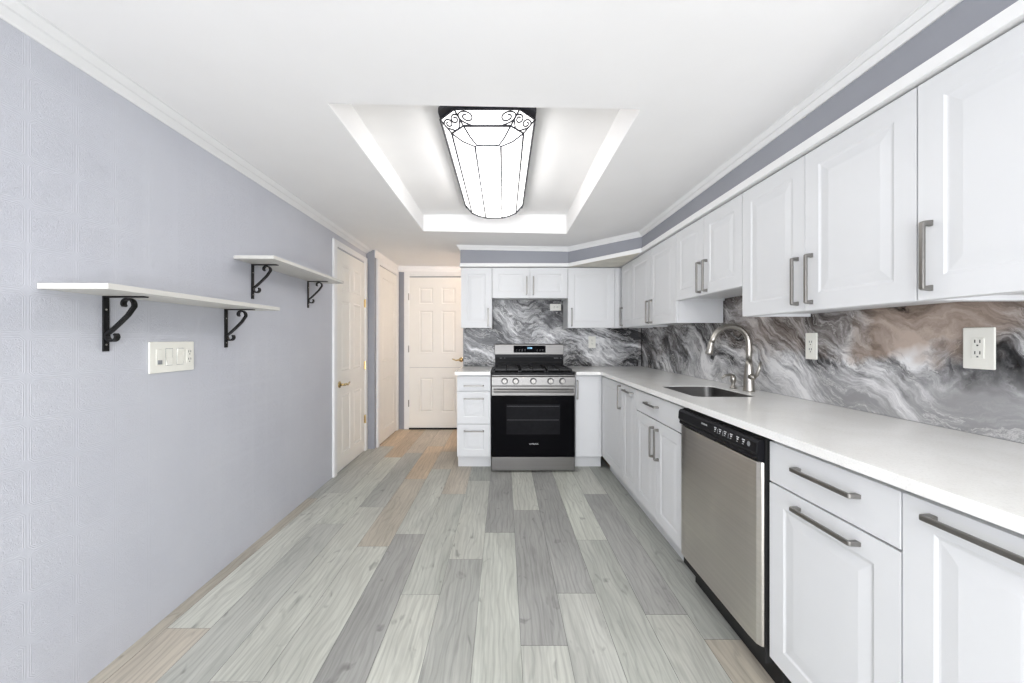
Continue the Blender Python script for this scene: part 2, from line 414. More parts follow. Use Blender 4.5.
wallbox('wall_hall_right', [(1.55, YW+.12), (1.7, YW+.12), (1.7, 5.12), (1.55, 5.12)], 0, 2.5, 'wall')
bm = BM()     # unseen rear wall; two made-up window openings, enlarged for the fill light
FRW = Fr((0, YR, 0), (1, 0, 0), (0, 1, 0))
xs = [-1.6, -1.4, -0.1, 0.2, 1.5, 1.67]; zs = [0, 0.06, 1.9, 2.5]
for i in range(5):
    for j in range(3):
        if i in (1, 3) and j == 1: continue
        box(bm, xs[i], xs[i+1], YR-.12, YR, zs[j], zs[j+1])
struct('wall_rear', bm, 'wall')
for n, (a, b) in enumerate(((-1.4, -0.1), (0.2, 1.5))):
    bm = BM()
    for (p, q, r, s) in ((a, b, .06, .12), (a, b, 1.85, 1.9), (a, a+.05, .12, 1.85), (b-.05, b, .12, 1.85), (a+.05, b-.05, .95, .99)):
        box(bm, p, q, YR-.09, YR-.03, r, s)
    struct('window_%d' % (n+1), bm, 'trimw')

# ceiling with its recessed tray
TX0, TX1, TY0, TY1, TZ = -0.724, 0.562, 1.564, 3.417, 2.334
bm = BM(); cells(bm, [-1.75, TX0, TX1, 1.7], [YR-.12, TY0, TY1, 5.27], CZ, lambda x, y: 2.36, lambda x, y: not (TX0 < x < TX1 and TY0 < y < TY1))
struct('ceiling', bm, 'ceil', bevel=0.002)
bm = BM(); box(bm, TX0-.05, TX1+.05, TY0-.05, TY1+.05, 2.3601, 2.42); box(bm, TX0, TX1, TY0, TY1, TZ, 2.36)
struct('ceiling_tray', bm, 'ceil')
# soffit above the cabinets
SX, SY, SL = 1.205, 3.93, -0.452
SZ = 1.980
bm = BM(); prism(bm, [(SL, YW-.001), (SL, SY), (0.667, SY), (SX, 3.313), (SX, YR), (XW-.001, YR), (XW-.001, YW-.001)], SZ, 2.145, W)
struct('wall_soffit', bm, 'wall')
# flat board below the soffit (white edge), bare underside in the corner
def boardpts(o): return [(-0.447, YW-.002), (-0.447, 3.825-o), (0.65, 3.825-o), (1.155-o, 3.19-o*.4), (1.155-o, YR), (XW-.002, YR), (XW-.002, YW-.002)]
bm = BM(); prism(bm, boardpts(0), 1.944, SZ, W); struct('trim_1', bm, 'trimw', bevel=0.002)
bm = BM(); prism(bm, [(0.66, 3.81), (1.145, 3.20), (1.17, 3.50), (1.17, 3.83), (0.66, 3.83)], 1.9415, 1.9438, W); struct('trim_2', bm, 'ply')
# crown mouldings: profile (out, down) swept along straight runs
def crown(name, pts, zt, drop, out, mat='trimw'):
    """pts: plan points, moulding on the left of travel direction"""
    prof = [(0, drop), (0.006, drop), (0.010, drop*.86), (out*.42, drop*.52), (out*.55, drop*.5), (out*.8, drop*.2), (out*.86, drop*.1), (out, drop*.08), (out, 0), (0, 0)]
    P = [Vector((*p, 0)) for p in pts]; rows = []; bm = BM()
    for i, p in enumerate(P):
        d0 = (P[i]-P[i-1]).normalized() if i else (P[1]-P[0]).normalized()
        d1 = (P[i+1]-P[i]).normalized() if i < len(P)-1 else d0
        n0 = Vector((-d0.y, d0.x, 0)); n1 = Vector((-d1.y, d1.x, 0)); m = (n0+n1); m = m/(m.dot(n0) or 1)
        rows.append([bm.verts.new((p.x+m.x*o, p.y+m.y*o, (zt(p.x+m.x*o, 0) if callable(zt) else zt)+0.002-dr)) for o, dr in prof])
    for a, b in zip(rows, rows[1:]):
        for k in range(len(prof)): bm.faces.new([a[k], a[(k+1) % len(prof)], b[(k+1) % len(prof)], b[k]])
    bm.faces.new(rows[0]); bm.faces.new(rows[-1][::-1])
    return struct(name, bm, mat)
crown('trim_3', [(LX(yS), yS), (LX(YR), YR)], lambda x, y: CZ(x), 0.044, 0.075)
crown('trim_4', [(-1.43, 5.12), (-1.43, yS)], lambda x, y: CZ(x), 0.083, 0.016)
crown('trim_5', [(SX, YR), (SX, 3.313), (0.667, SY), (SL, SY), (SL, YW)], lambda x, y: CZ(x), 0.045, 0.04)
crown('trim_6', [(1.5, 5.12), (-1.43, 5.12)], lambda x, y: CZ(x), 0.083, 0.02, 'ceil')

# ------------------------------------------------------------------ interior doors
def casing(name, f, u0, u1, top, wd=0.07, th=0.018, z0=0.0):
    bm = BM()
    for (a, b, c, d) in ((u0, u0+wd, z0, top), (u1-wd, u1, z0, top), (u0+wd, u1-wd, top-wd*.8, top)):
        box(bm, a, b, c, d, 0.0005, th, f)
        box(bm, a+.012, b-.012 if b-a > .1 or True else b, c+.0 if d-c > .5 else c+.012, d-.012, th-.001, th+.003, f)
    return struct(name, bm, 'trimw', bevel=0.003)
DR = [(0.006, -0.006), (0.014, -0.006), (0.03, -0.001)]
# door 1: six-panel door in the left wall
bm = BM(); a, b = 3.398, 4.115
cw = (b-a-0.11*2-0.09)/2; cA, cB = a+.11, a+.11+cw; cC, cD = b-.11-cw, b-.11
P = [(p, q, r, s) for (p, q) in ((cA, cB), (cC, cD)) for (r, s) in ((.15, .70), (.92, 1.57), (1.67, 1.91))]
slab(bm, FL, a, b, 0.012, 2.03, 0.0005, 0.011, P, DR)
d1 = struct('door_1', bm, 'door', bevel=0.001)
def lever(parent, f, u, v, n, sgn):
    bm = BM(); c = f(u, v, n); tube(bm, [c, f(u, v, n+.008)], [.031, .028], 24); tube(bm, [f(u, v, n+.008), f(u, v, n+.05)], .011, 16)
    pts = [f(u, v, n+.05), f(u+sgn*.02, v+.002, n+.056), f(u+sgn*.06, v-.006, n+.056), f(u+sgn*.09, v+.003, n+.052), f(u+sgn*.115, v+.012, n+.05)]
    tube(bm, pts, [.012, .011, .009, .008, .006], 12)
    o = obj('door_handle', bm, 'brass', parent, smooth=True); o['label'] = 'polished brass lever handle'; return o
lever(d1, FL, a+.06, .80, .011, 1)
for z in (1.60, .93, .35):
    bm = BM(); cyl(bm, FL(b+.004, z-.045, .016), FL(b+.004, z+.045, .016), .008, n=12); box(bm, b-.02, b+.004, z-.04, z+.04, .010, .0125, FL)
    obj('hinge', bm, 'brass', d1)
casing('trim_7', FL, 3.33, 4.185, 2.10)
# door 2: two-panel door in the hall
bm = BM(); a, b = 4.318, 5.035
slab(bm, FH, a, b, 0.012, 2.05, 0.0005, 0.011, [(a+.12, b-.14, .15, .76), (a+.12, b-.14, .95, 1.93)], DR)
struct('door_2', bm, 'door', bevel=0.001)
casing('trim_8', FH, 4.25, 5.10, 2.113)
# door 3: split (dutch) door at the back of the hall
bm = BM(); a, b = -1.275, -0.513; dn = struct
cA, cB, cC, cD = -1.135, -.955, -.835, -.655
slab(bm, FB, a, b, 0.022, .828, 0.0005, 0.014, [(cA, cB, .23, .69), (cC, cD, .23, .69)], DR)
bm2 = BM(); slab(bm2, FB, a, b, .833, 2.04, 0.0005, 0.014, [(p, q, r, s) for p, q in ((cA, cB), (cC, cD)) for r, s in ((1.03, 1.59), (1.69, 1.90))], DR)
d3 = struct('door_3', bm2, 'door', bevel=0.001)
ol = obj('lower_leaf', bm, 'door', d3, bevel=0.001)
lever(d3, FB, -.575, .935, .014, -1)
for z in (1.78, 1.08, .35):
    bm = BM(); cyl(bm, FB(a-.006, z-.045, .016), FB(a-.006, z+.045, .016), .008, n=12); obj('hinge', bm, 'pull', d3)
bm = BM(); box(bm, a, b, .001, .021, .0005, .03, FB); obj('threshold', bm, 'void', d3)
casing('trim_9', FB, -1.342, -.445, 2.112)
# small baseboard on the hall side walls
bm = BM(); box(bm, -1.43, -1.345, 0, .09, .0005, .012, FB); struct('baseboard_hall', bm, 'wall')

# hall lamp behind the kitchen wall (lights the hallway)
t = thing('ceiling_globe_lamp', 'small warm globe ceiling lamp in the hallway behind the kitchen wall', 'lamp', (0.25, 4.72, 2.165))
bm = BM(); lathe(bm, [(.07, -.02), (.075, 0.0), (.06, .001)], (0.25, 4.72, CZ(.25)-.004)); obj('lamp_base', bm, 'brass', t, smooth=True)
bm = BM(); lathe(bm, [(.02, -.17), (.06, -.155), (.085, -.11), (.085, -.07), (.06, -.03), (.045, -.02)], (0.25, 4.72, CZ(.25)-.004)); obj('lamp_shade', bm, 'warm', t, smooth=True)

# ------------------------------------------------------------------ marble backsplash
bm = BM()
box(bm, -.436, XW-.013, YW-.012, YW-.0005, .916, 1.943)
bs = tag(obj('backsplash', bm, 'marble', loc=(0, 0, 0)), 'swirled grey marble backsplash slab on the back wall behind the range', 'backsplash')
bm = BM(); box(bm, XW-.012, XW-.0005, -0.6, YW-.013, .916, 1.943)
tag(obj('backsplash', bm, 'marble', loc=(0, 0, 0)), 'grey and tan marble backsplash slab on the right wall behind the sink', 'backsplash')
bm = BM(); box(bm, XW-.018, XW-.0125, YW-.0185, YW-.0125, .917, 1.33); tag(obj('seam_strip', bm, 'void'), 'thin black joint strip in the corner where the two marble slabs meet', 'joint strip')

# ------------------------------------------------------------------ cabinets
FY, FX = 3.53, 0.905             # base door faces (back run / right run)
FBK = Fr((0, FY+.019, 0), (1, 0, 0), (0, -1, 0))              # back run door plane
FRT = Fr((FX+.019, 0, 0), (0, -1, 0), (-1, 0, 0))             # right run, u = -Y
UY, UX = 3.84, 1.175
FUB = Fr((0, UY+.019, 0), (1, 0, 0), (0, -1, 0))
FUR = Fr((UX+.019, 0, 0), (0, -1, 0), (-1, 0, 0))
TD = 0.019
def pull(parent, f, u, v, L, vert, n=TD):
    h = L/2; prof = [(-h, 0), (-h+.003, .026), (-h+.007, .030), (h-.007, .030), (h-.003, .026), (h, 0), (h-.017, 0), (h-.014, .021), (-h+.014, .021), (-h+.017, 0)]
    bm = BM()
    if vert: prism(bm, prof, -.006, .006, lambda a, b, c: f(u+c, v+a, n+b))
    else: prism(bm, prof, -.006, .006, lambda a, b, c: f(u+a, v+c, n+b))
    o = obj('handle', bm, 'pull', parent, bevel=0.002); o['label'] = 'brushed metal bar pull'; return o
def front(root, name, f, u0, u1, v0, v1, panel=True, fr=0.062, handle=None, g=0.0015, rings=RAISED):
    bm = BM(); u0, u1, v0, v1 = u0+g, u1-g, v0+g, v1-g
    fr = min(fr, (u1-u0)*.28, (v1-v0)*.28)
    if fr < .055: k = fr/.062; rings = [(i*k, d) for i, d in rings]
    slab(bm, f, u0, u1, v0, v1, 0.0, TD, [(u0+fr, u1-fr, v0+fr, v1-fr)] if panel else (), rings)
    d = obj(name, bm, 'cab', root, bevel=0.0012)
    if handle: pull(d, f, *handle)
    return d
BZ0, BZ1 = 0.12, 0.872
BZR = 0.136
def base_cab(label, f, u0, u1, depth, fronts, toe=0.075, group=None, open_top=False):
    c = f((u0+u1)/2, 0, -depth/2)
    r = thing('base_cabinet', label, 'cabinet', c, group)
    bm = BM(); e = .016; a_, b_ = u0+.0005, u1-.0005
    if open_top:
        box(bm, a_, a_+e, BZ0, .884, -depth, -.0005, f); box(bm, b_-e, b_, BZ0, .884, -depth, -.0005, f)
        box(bm, a_+e, b_-e, BZ0, BZ0+e, -depth, -.0005, f); box(bm, a_+e, b_-e, BZ0+e, .884, -depth, -depth+.006, f); box(bm, a_+e, b_-e, .80, .884, -.0165, -.0005, f)
        bmesh.ops.remove_doubles(bm, verts=bm.verts, dist=1e-5)
    else: box(bm, a_, b_, BZ0, 0.884, -depth, -.0005, f)
    obj('cabinet_body', bm, 'cab', r)
    bm = BM(); box(bm, u0+.0005, u1-.0005, 0.0005, BZ0, -toe-.016, -toe, f); obj('toe_kick', bm, 'cab', r)
    for k in fronts: front(r, *k[:1], f, *k[1:5], **(k[5] if len(k) > 5 else {}))
    return r
# left three-drawer cabinet
base_cab('narrow white base cabinet with three drawers left of the range', FBK, -.437, -.124, .60, [
    ('drawer', -.437, -.124, .733, .870, dict(panel=False, handle=(-.28, .783, .19, False))),
    ('drawer', -.437, -.124, .427, .730, dict(handle=(-.28, .662, .19, False))),
    ('drawer', -.437, -.124, .122, .424, dict(handle=(-.28, .362, .19, False)))])
# right of range, to the corner
bm = None
r = base_cab('white corner base cabinet immediately right of the range', FBK, .662, FX+.017, .60, [
    ('door', .665, .885, BZ0+.002, BZ1, dict(panel=False, handle=(.680, .745, .18, True)))])
bm = BM(); box(bm, .885, FX-.001, BZ0+.002, BZ1+.01, -.0004, .017, FBK); obj('filler_strip', bm, 'cab', r)
# right run (u = -Y)
R = FRT
base_cab('white base cabinet with one tall door beside the inner corner', R, -3.53, -2.905, .585, [
    ('door', -3.505, -2.905, BZR, BZ1, dict(handle=(-2.945, .765, .19, True)))], toe=.06)
base_cab('slim white pull-out cabinet between corner cabinet and sink cabinet', R, -2.905, -2.602, .585, [
    ('door', -2.905, -2.602, BZR, BZ1, dict(handle=(-2.753, .835, .19, False)))], toe=.06)
sk = base_cab('white sink base cabinet with false drawer front and paired doors', R, -2.602, -1.922, .585, [
    ('false_front', -2.602, -1.922, .735, BZ1, dict(panel=False, handle=(-2.315, .815, .19, False))),
    ('door', -2.602, -2.262, BZR, .731, dict(handle=(-2.297, .595, .19, True))),
    ('door', -2.262, -1.922, BZR, .731, dict(handle=(-2.227, .595, .19, True)))], toe=.06, open_top=True)
base_cab('white base cabinet with one drawer over a door, right of the dishwasher', R, -1.296, -.866, .585, [
    ('drawer', -1.296, -.866, .736, BZ1, dict(panel=False, handle=(-1.068, .818, .212, False))),
    ('door', -1.296, -.866, BZR, .733, dict(handle=(-1.068, .697, .212, False)))], toe=.06)
base_cab('white pull-out base cabinet at the near end of the counter', R, -.864, -.56, .585, [
    ('door', -.864, -.56, BZR, BZ1, dict(handle=(-.706, .843, .205, False)))], toe=.06)
base_cab('last white base cabinet of the run, nearer than the near pull-out', R, -.558, .1, .585, [
    ('door', -.558, .1, BZR, BZ1, dict(handle=(-.2, .843, .2, False)))], toe=.06)

UZ0, UZ1 = 1.327, 1.937
def wall_cab(label, f, u0, u1, z0, depth, fronts):
    r = thing('wall_cabinet', label, 'cabinet', f((u0+u1)/2, z0, -depth/2))
    bm = BM(); z1 = UZ1; e = .016; a, b, n0, n1 = u0+.0005, u1-.0005, -depth, -.0005
    box(bm, a, b, z0+.014, z1, n0, n1, f)
    box(bm, a, a+e, z0, z0+.014, n0, n1, f); box(bm, b-e, b, z0, z0+.014, n0, n1, f); box(bm, a+e, b-e, z0, z0+.014, n1-e, n1, f)
    bmesh.ops.remove_doubles(bm, verts=bm.verts, dist=1e-5)
    obj('cabinet_body', bm, 'cab', r)
    for k in fronts: front(r, *k[:1], f, *k[1:5], **(k[5] if len(k) > 5 else {}))
    return r
D_ = .305
wall_cab('narrow white wall cabinet at the left end, beside the hallway', FUB, -.436, -.122, UZ0, D_, [
    ('door', -.436, -.122, UZ0, UZ1, dict(handle=(-.160, 1.435, .19, True)))])
wall_cab('short white two-door wall cabinet above the range', FUB, -.120, .644, 1.628, D_, [
    ('door', -.120, .261, 1.628, UZ1, dict(handle=(.228, 1.755, .19, True))),
    ('door', .263, .644, 1.628, UZ1, dict(handle=(.296, 1.755, .19, True)))])
wall_cab('white corner wall cabinet with wide door right of the range', FUB, .646, 1.193, UZ0, D_, [
    ('door', .646, 1.12, UZ0, UZ1, dict(handle=(.683, 1.435, .19, True))),
    ('filler_strip', 1.12, 1.17, UZ0, UZ1, dict(panel=False))])
U = FUR
wall_cab('narrow white single-door wall cabinet next to the inner corner', U, -3.838, -3.502, UZ0, D_, [
    ('door', -3.80, -3.502, UZ0, UZ1, dict(handle=(-3.765, 1.435, .19, True)))])
wall_cab('white two-door full-height wall cabinet left of the short ones over the sink', U, -3.50, -2.598, UZ0, D_, [
    ('door', -3.50, -3.05, UZ0, UZ1, dict(handle=(-3.085, 1.435, .19, True))),
    ('door', -3.05, -2.598, UZ0, UZ1, dict(handle=(-3.015, 1.435, .19, True)))])
wall_cab('short white two-door wall cabinet hung above the sink', U, -2.596, -1.876, 1.477, D_, [
    ('door', -2.596, -2.236, 1.477, UZ1, dict(handle=(-2.272, 1.585, .19, True))),
    ('door', -2.236, -1.876, 1.477, UZ1, dict(handle=(-2.200, 1.585, .19, True)))])
wall_cab('white two-door wall cabinet above the dishwasher end of the counter', U, -1.874, -1.082, UZ0, D_, [
    ('door', -1.874, -1.484, UZ0, UZ1, dict(handle=(-1.519, 1.448, .195, True))),
    ('door', -1.484, -1.082, UZ0, UZ1, dict(handle=(-1.449, 1.448, .195, True)))])
wall_cab('large white single-door wall cabinet nearest the camera at upper right', U, -1.080, -.55, UZ0, D_, [
    ('door', -1.080, -.55, UZ0, UZ1, dict(handle=(-1.045, 1.448, .195, True)))])
wall_cab('last white wall cabinet of the run, nearer than the large single-door one', U, -.548, .1, UZ0, D_, [
    ('door', -.548, .1, UZ0, UZ1, dict(handle=(-.51, 1.448, .195, True)))])

# ------------------------------------------------------------------ countertops with undermount sink
CT0, CT1 = .886, .915
SKX0, SKX1, SKY0, SKY1 = 1.0, 1.33, 1.985, 2.44
CX, CYF = .884, 3.475
bm = BM()
cells(bm, [.662, CX, SKX0, SKX1, XW-.013], [-.1, SKY0, SKY1, CYF, YW-.013], CT0, CT1,
      lambda x, y: (x > CX or y > CYF) and not (SKX0 < x < SKX1 and SKY0 < y < SKY1))
rr = .05
for cx, cy, sx, sy in ((SKX0, SKY0, 1, 1), (SKX1, SKY0, -1, 1), (SKX0, SKY1, 1, -1), (SKX1, SKY1, -1, -1)):
    arc = [(cx+sx*(rr-rr*math.cos(t)), cy+sy*(rr-rr*math.sin(t))) for t in [PI/2*i/8 for i in range(9)]]
    prism(bm, [(cx-sx*.0005, cy-sy*.0005)]+arc, CT0+.0002, CT1-.0001, W)
tag(obj('countertop', bm, 'quartz', bevel=0.002, loc=(1.2, 2, CT0)), 'white quartz L-shaped countertop along the right wall with sink cutout', 'countertop')
bm = BM(); box(bm, -.452, -.124, CYF, YW-.013, CT0, CT1)
tag(obj('countertop', bm, 'quartz', bevel=0.002, loc=(-.29, 3.8, CT0)), 'small white quartz countertop piece on the three-drawer cabinet', 'countertop')
def roundrect(x0, x1, y0, y1, r, z, n=6):
    out = []
    for cx, cy, a0 in ((x1-r, y1-r, 0), (x0+r, y1-r, PI/2), (x0+r, y0+r, PI), (x1-r, y0+r, 1.5*PI)):
        for k in range(n+1):
            t = a0+PI/2*k/n; out.append((cx+r*math.cos(t), cy+r*math.sin(t), z))
    return out
sink = thing('kitchen_sink', 'stainless undermount sink set in the white countertop', 'sink', (1.165, 2.21, .70))
bm = BM()
loops = [roundrect(SKX0+.0015, SKX1-.0015, SKY0+.0015, SKY1-.0015, .05, CT1-.004),
         roundrect(SKX0+.003, SKX1-.003, SKY0+.003, SKY1-.003, .05, .74), roundrect(SKX0+.03, SKX1-.03, SKY0+.03, SKY1-.03, .04, .712)]
L = [[bm.verts.new(p) for p in lp] for lp in loops]
for a, b in zip(L, L[1:]):
    for k in range(len(a)): bm.faces.new([a[k], a[(k+1) % len(a)], b[(k+1) % len(a)], b[k]])
bm.faces.new(L[-1])
ob = obj('basin', bm, 'steel', sink, smooth=True)
for p in ob.data.polygons:
    if len(p.vertices) > 4: p.use_smooth = False
bm = BM(); lathe(bm, [(.045, 0), (.045, .003), (.03, .004), (.028, .001)], (1.165, 2.21, .7125)); obj('drain', bm, 'nickel', sink, smooth=True)

# faucet
FXp, FYp = 1.418, 2.20
fa = thing('kitchen_faucet', 'tall brushed nickel gooseneck faucet behind the sink', 'faucet', (FXp, FYp, CT1))
bm = BM(); lathe(bm, [(.031, .0005), (.031, .006), (.029, .02), (.027, .06), (.0235, .11), (.020, .15), (.0165, .185)], (FXp, FYp, CT1))
obj('faucet_base', bm, 'nickel', fa, smooth=True)
bm = BM(); rad = .106; cz = 1.186
pts = [(FXp, FYp, CT1+.17), (FXp, FYp, 1.13), (FXp, FYp, cz)]
for k in range(1, 15):
    t = math.radians(160)*k/14; pts.append((FXp-rad+rad*math.cos(t), FYp, cz+rad*math.sin(t)))
p_end = Vector(pts[-1]); pts.append(tuple(p_end+Vector((-.012, 0, -.030))))
tube(bm, pts, .0155, 18); obj('gooseneck', bm, 'nickel', fa, smooth=True)
bm = BM(); q = Vector(pts[-1]); dr = Vector((-.011, 0, -.05)).normalized()
tube(bm, [q-dr*.012, q, q+dr*.03, q+dr*.062, q+dr*.066], [.0157, .0165, .0185, .0215, .018], 20); obj('spray_head', bm, 'nickel', fa, smooth=True)
bm = BM(); tube(bm, [(FXp, FYp-.015, 1.0), (FXp, FYp-.04, 1.0), (FXp, FYp-.052, 1.003)], [.018, .0165, .010], 18)
tube(bm, [(FXp, FYp-.044, 1.0), (FXp+.005, FYp-.062, 1.015), (FXp+.012, FYp-.07, 1.05), (FXp+.02, FYp-.072, 1.09)], [.010, .010, .008, .006], 12)
obj('faucet_lever', bm, 'nickel', fa, smooth=True)
sd = thing('soap_dispenser', 'small brushed nickel soap dispenser pump left of the faucet', 'soap dispenser', (1.405, 2.33, CT1))
bm = BM(); lathe(bm, [(.020, .0005), (.020, .008), (.011, .013), (.010, .03), (.016, .042), (.017, .065), (.012, .075), (.006, .082)], (1.405, 2.33, CT1)); obj('pump_body', bm, 'nickel', sd, smooth=True)
bm = BM(); tube(bm, [(1.41, 2.33, .99), (1.385, 2.33, .998), (1.355, 2.33, .994), (1.335, 2.33, .976)], [.009, .009, .007, .005], 12); obj('pump_spout', bm, 'nickel', sd, smooth=True)

# ------------------------------------------------------------------ dishwasher
dw = thing('dishwasher', 'stainless steel dishwasher with black control panel under the counter', 'dishwasher', (1.2, 1.605, 0))
FD = Fr((.90, 0, 0), (0, -1, 0), (-1, 0, 0))
a, b = -1.902, -1.312
bm = BM(); box(bm, a-.003, b+.003, .10, .872, -.55, -.001, FD); obj('tub_casing', bm, 'void', dw)
bm = BM(); box(bm, a-.003, b+.003, .001, .10, -.09, -.06, FD); obj('kick_plate', bm, 'void', dw)
bm = BM()   # door, gently bowed in plan
pts = [(a, 0), (a, .012), (a+.012, .018), (a+.06, .020), (b-.06, .020), (b-.018, .017), (b-.004, .008), (b, 0)]
prism(bm, pts, .152, .790, lambda p, q, r: FD(p, r, q)); obj('door_panel', bm, 'steely', dw, bevel=.002)
bm = BM()   # control panel profile (n, v)
prof = [(0, .792), (.004, .790), (.022, .797), (.024, .806), (.021, .812), (.029, .824), (.026, .858), (.018, .868), (0, .870)]
prism(bm, prof, a, b, lambda p, q, r: FD(r, q, p))
cp = obj('control_panel', bm, 'blackpl', dw, bevel=.0015)
bm = BM(); box(bm, -1.70, -1.575, .794, .807, .0225, .0255, FD); obj('door_grip', bm, 'void', cp)
sl = lambda u, v, n: FD(u, v, .029-(v-.824)*(.003/.034)+n)
lettering('brand_lettering', 'FRIGIDAIRE', .0095, sl, -1.655, .846, .0006, 'ink', cp)
for u in (-1.57, -1.535, -1.50, -1.46, -1.42, -1.385):
    for p, q, v0_, v1_ in ((-.008, .008, .850, .8535), (-.004, .005, .842, .847), (-.006, .002, .835, .837)):
        bm = BM(); box(bm, u+p, u+q, v0_, v1_, .0003, .0009, sl); obj('button_print', bm, 'ink', cp)
for u in (-1.552, -1.515, -1.478):
    bm = BM(); box(bm, u-.0015, u+.0015, .832, .850, .0003, .0008, sl); obj('indicator_column', bm, 'grey', cp)
bm = BM(); bmesh.ops.create_circle(bm, cap_ends=True, segments=20, radius=.009, matrix=Matrix.Identity(4))
for v in bm.verts: v.co = sl(-1.355+v.co.x, .845+v.co.y, .0008)
obj('start_button', bm, 'grey', cp)

# ------------------------------------------------------------------ range
rg = thing('gas_range', 'stainless gas range with black glass oven door between the base cabinets', 'range', (.267, 3.82, 0))
FG = Fr((.267, 3.49, 0), (1, 0, 0), (0, -1, 0)); HW = .380
bm = BM(); box(bm, -HW, HW, .03, .885, -.60, -.002, FG); obj('range_body', bm, 'steel', rg, bevel=.002)
for u in (-.33, .33):
    for n in (-.08, -.55):
        bm = BM(); cyl(bm, FG(u, .0005, n), FG(u, .03, n), .018); obj('foot', bm, 'void', rg)
bm = BM(); box(bm, -HW+.004, HW-.004, .012, .028, -.05, -.02, FG); obj('toe_strip', bm, 'void', rg)
bm = BM(); box(bm, -HW, HW, .016, .138, -.001, .028, FG); obj('warming_drawer', bm, 'steel', rg, bevel=.003)
bm = BM(); box(bm, -HW, HW, .142, .785, -.001, .024, FG); dr_ = obj('oven_door', bm, 'glass', rg, bevel=.003)
bm = BM(); box(bm, -HW, HW, .700, .784, .0235, .030, FG); obj('door_top_band', bm, 'steel', dr_, bevel=.002)
bm = BM(); box(bm, -.245, .245, .345, .62, .0238, .0246, FG); ow = obj('oven_window', bm, 'win', dr_)
for z in (.475, .60):
    bm = BM(); box(bm, -.24, .235, z, z+.004, .0245, .0250, FG); obj('rack_line', bm, 'rack', ow)
bm = BM()
for u in (-.335, .335): box(bm, u-.012, u+.012, .732, .762, .029, .062, FG)
tube(bm, [FG(-.36, .747, .066), FG(.36, .747, .066)], .0145, 16); obj('handle', bm, 'steel', dr_, smooth=False, bevel=.001)
lettering('brand_lettering', 'SAMSUNG', .0185, FG, .005, .258, .0243, 'ink', dr_, 1.0)
bm = BM(); prism(bm, [(0, .792), (.028, .792), (.026, .868), (.018, .876), (0, .876)], -HW, HW, lambda p, q, r: FG(r, q, p))
kp = obj('control_panel', bm, 'steel', rg, bevel=.002)
for u in (-.262, -.161, 0.0, .157, .265):
    k = BM(); c = FG(u, .832, .027)
    tube(k, [FG(u, .832, .026), FG(u, .832, .031)], [.030, .029], 28); ko = obj('knob', k, 'rack', kp, bevel=.001)
    k = BM(); tube(k, [FG(u, .832, .031), FG(u, .832, .052)], [.0225, .0205], 28); box(k, u-.0045, u+.0045, .812, .853, .050, .060, FG); obj('knob_grip', k, 'pull', ko, bevel=.001)
bm = BM()   # cooktop pan with raised rim
box(bm, -HW, HW, -.585, .024, .885, .897, lambda p, q, r: FG(p, r, q))
for (p0, p1, q0, q1) in ((-HW, HW, .006, .024), (-HW, HW, -.585, -.57), (-HW, -HW+.018, -.57, .006), (HW-.018, HW, -.57, .006)):
    box(bm, p0, p1, q0, q1, .8965, .909, lambda p, q, r: FG(p, r, q))
ct = obj('cooktop', bm, 'blackpl', rg, bevel=.003)
for u, n in ((-.25, -.13), (-.25, -.42), (0, -.28), (.25, -.13), (.25, -.42)):
    bm = BM(); c = FG(u, 0, n); lathe(bm, [(.05, .898), (.05, .908), (.038, .910), (.038, .918), (.03, .920)], (c.x, c.y, 0)); obj('burner', bm, 'black', ct, smooth=False)
for u0, u1 in ((-.36, -.125), (-.118, .118), (.125, .36)):
    bm = BM(); g = lambda p, q, r: FG(p, r, q)
    z0, z1 = .925, .942
    for u in (u0, u1-.012, (u0+u1)/2-.006): box(bm, u, u+.012, -.56, -.004, z0, z1, g)
    for n in (-.56, -.43, -.29, -.15, -.016): box(bm, u0, u1, n, n+.012, z0+.0005, z1-.0005, g)
    for u in (u0, u1-.012):
        for n in (-.56, -.016): box(bm, u, u+.012, n, n+.012, .905, z0, g)
    obj('grate', bm, 'black', ct, bevel=.0015)
# backguard
bm = BM(); prism(bm, [(-.60, .897), (-.52, .897), (-.525, .93), (-.545, 1.02), (-.545, 1.05), (-.60, 1.05)], -.362, .362, lambda p, q, r: FG(r, q, p))
bgd = obj('backguard_base', bm, 'blackpl', rg, bevel=.003)
bm = BM(); prism(bm, [(-.61, 1.05), (-.540, 1.05), (-.548, 1.155), (-.555, 1.16), (-.61, 1.16)], -.368, .368, lambda p, q, r: FG(r, q, p))
bg = obj('backguard', bm, 'steel', rg, bevel=.003)
sg = lambda u, v, n: FG(u, v, -.540-(v-1.05)*(.008/.105)+n)
bm = BM(); box(bm, -.165, .175, 1.070, 1.145, .0002, .002, sg); dp = obj('display', bm, 'glass', bg)
lettering('clock_digits', '12:00', .024, sg, .005, 1.118, .0024, 'display', dp)
for u in (-.14, -.11, -.08, -.05, .08, .11, .14):
    for v in (1.10, 1.088):
        bm = BM(); box(bm, u, u+.012, v, v+.0025, .002, .0024, sg); obj('button_print', bm, 'grey', dp)
bm = BM(); box(bm, -.34, .34, .965, .975, -.542, -.530, FG); obj('vent_slot', bm, 'void', bgd)
for u, s_ in ((-.30, .025), (-.26, .012), (.285, .05), (.335, .014)):
    bm = BM(); box(bm, u-s_/2, u+s_/2, 1.005, 1.013, -.5445, -.543, FG); obj('warning_print', bm, 'ink', bgd)

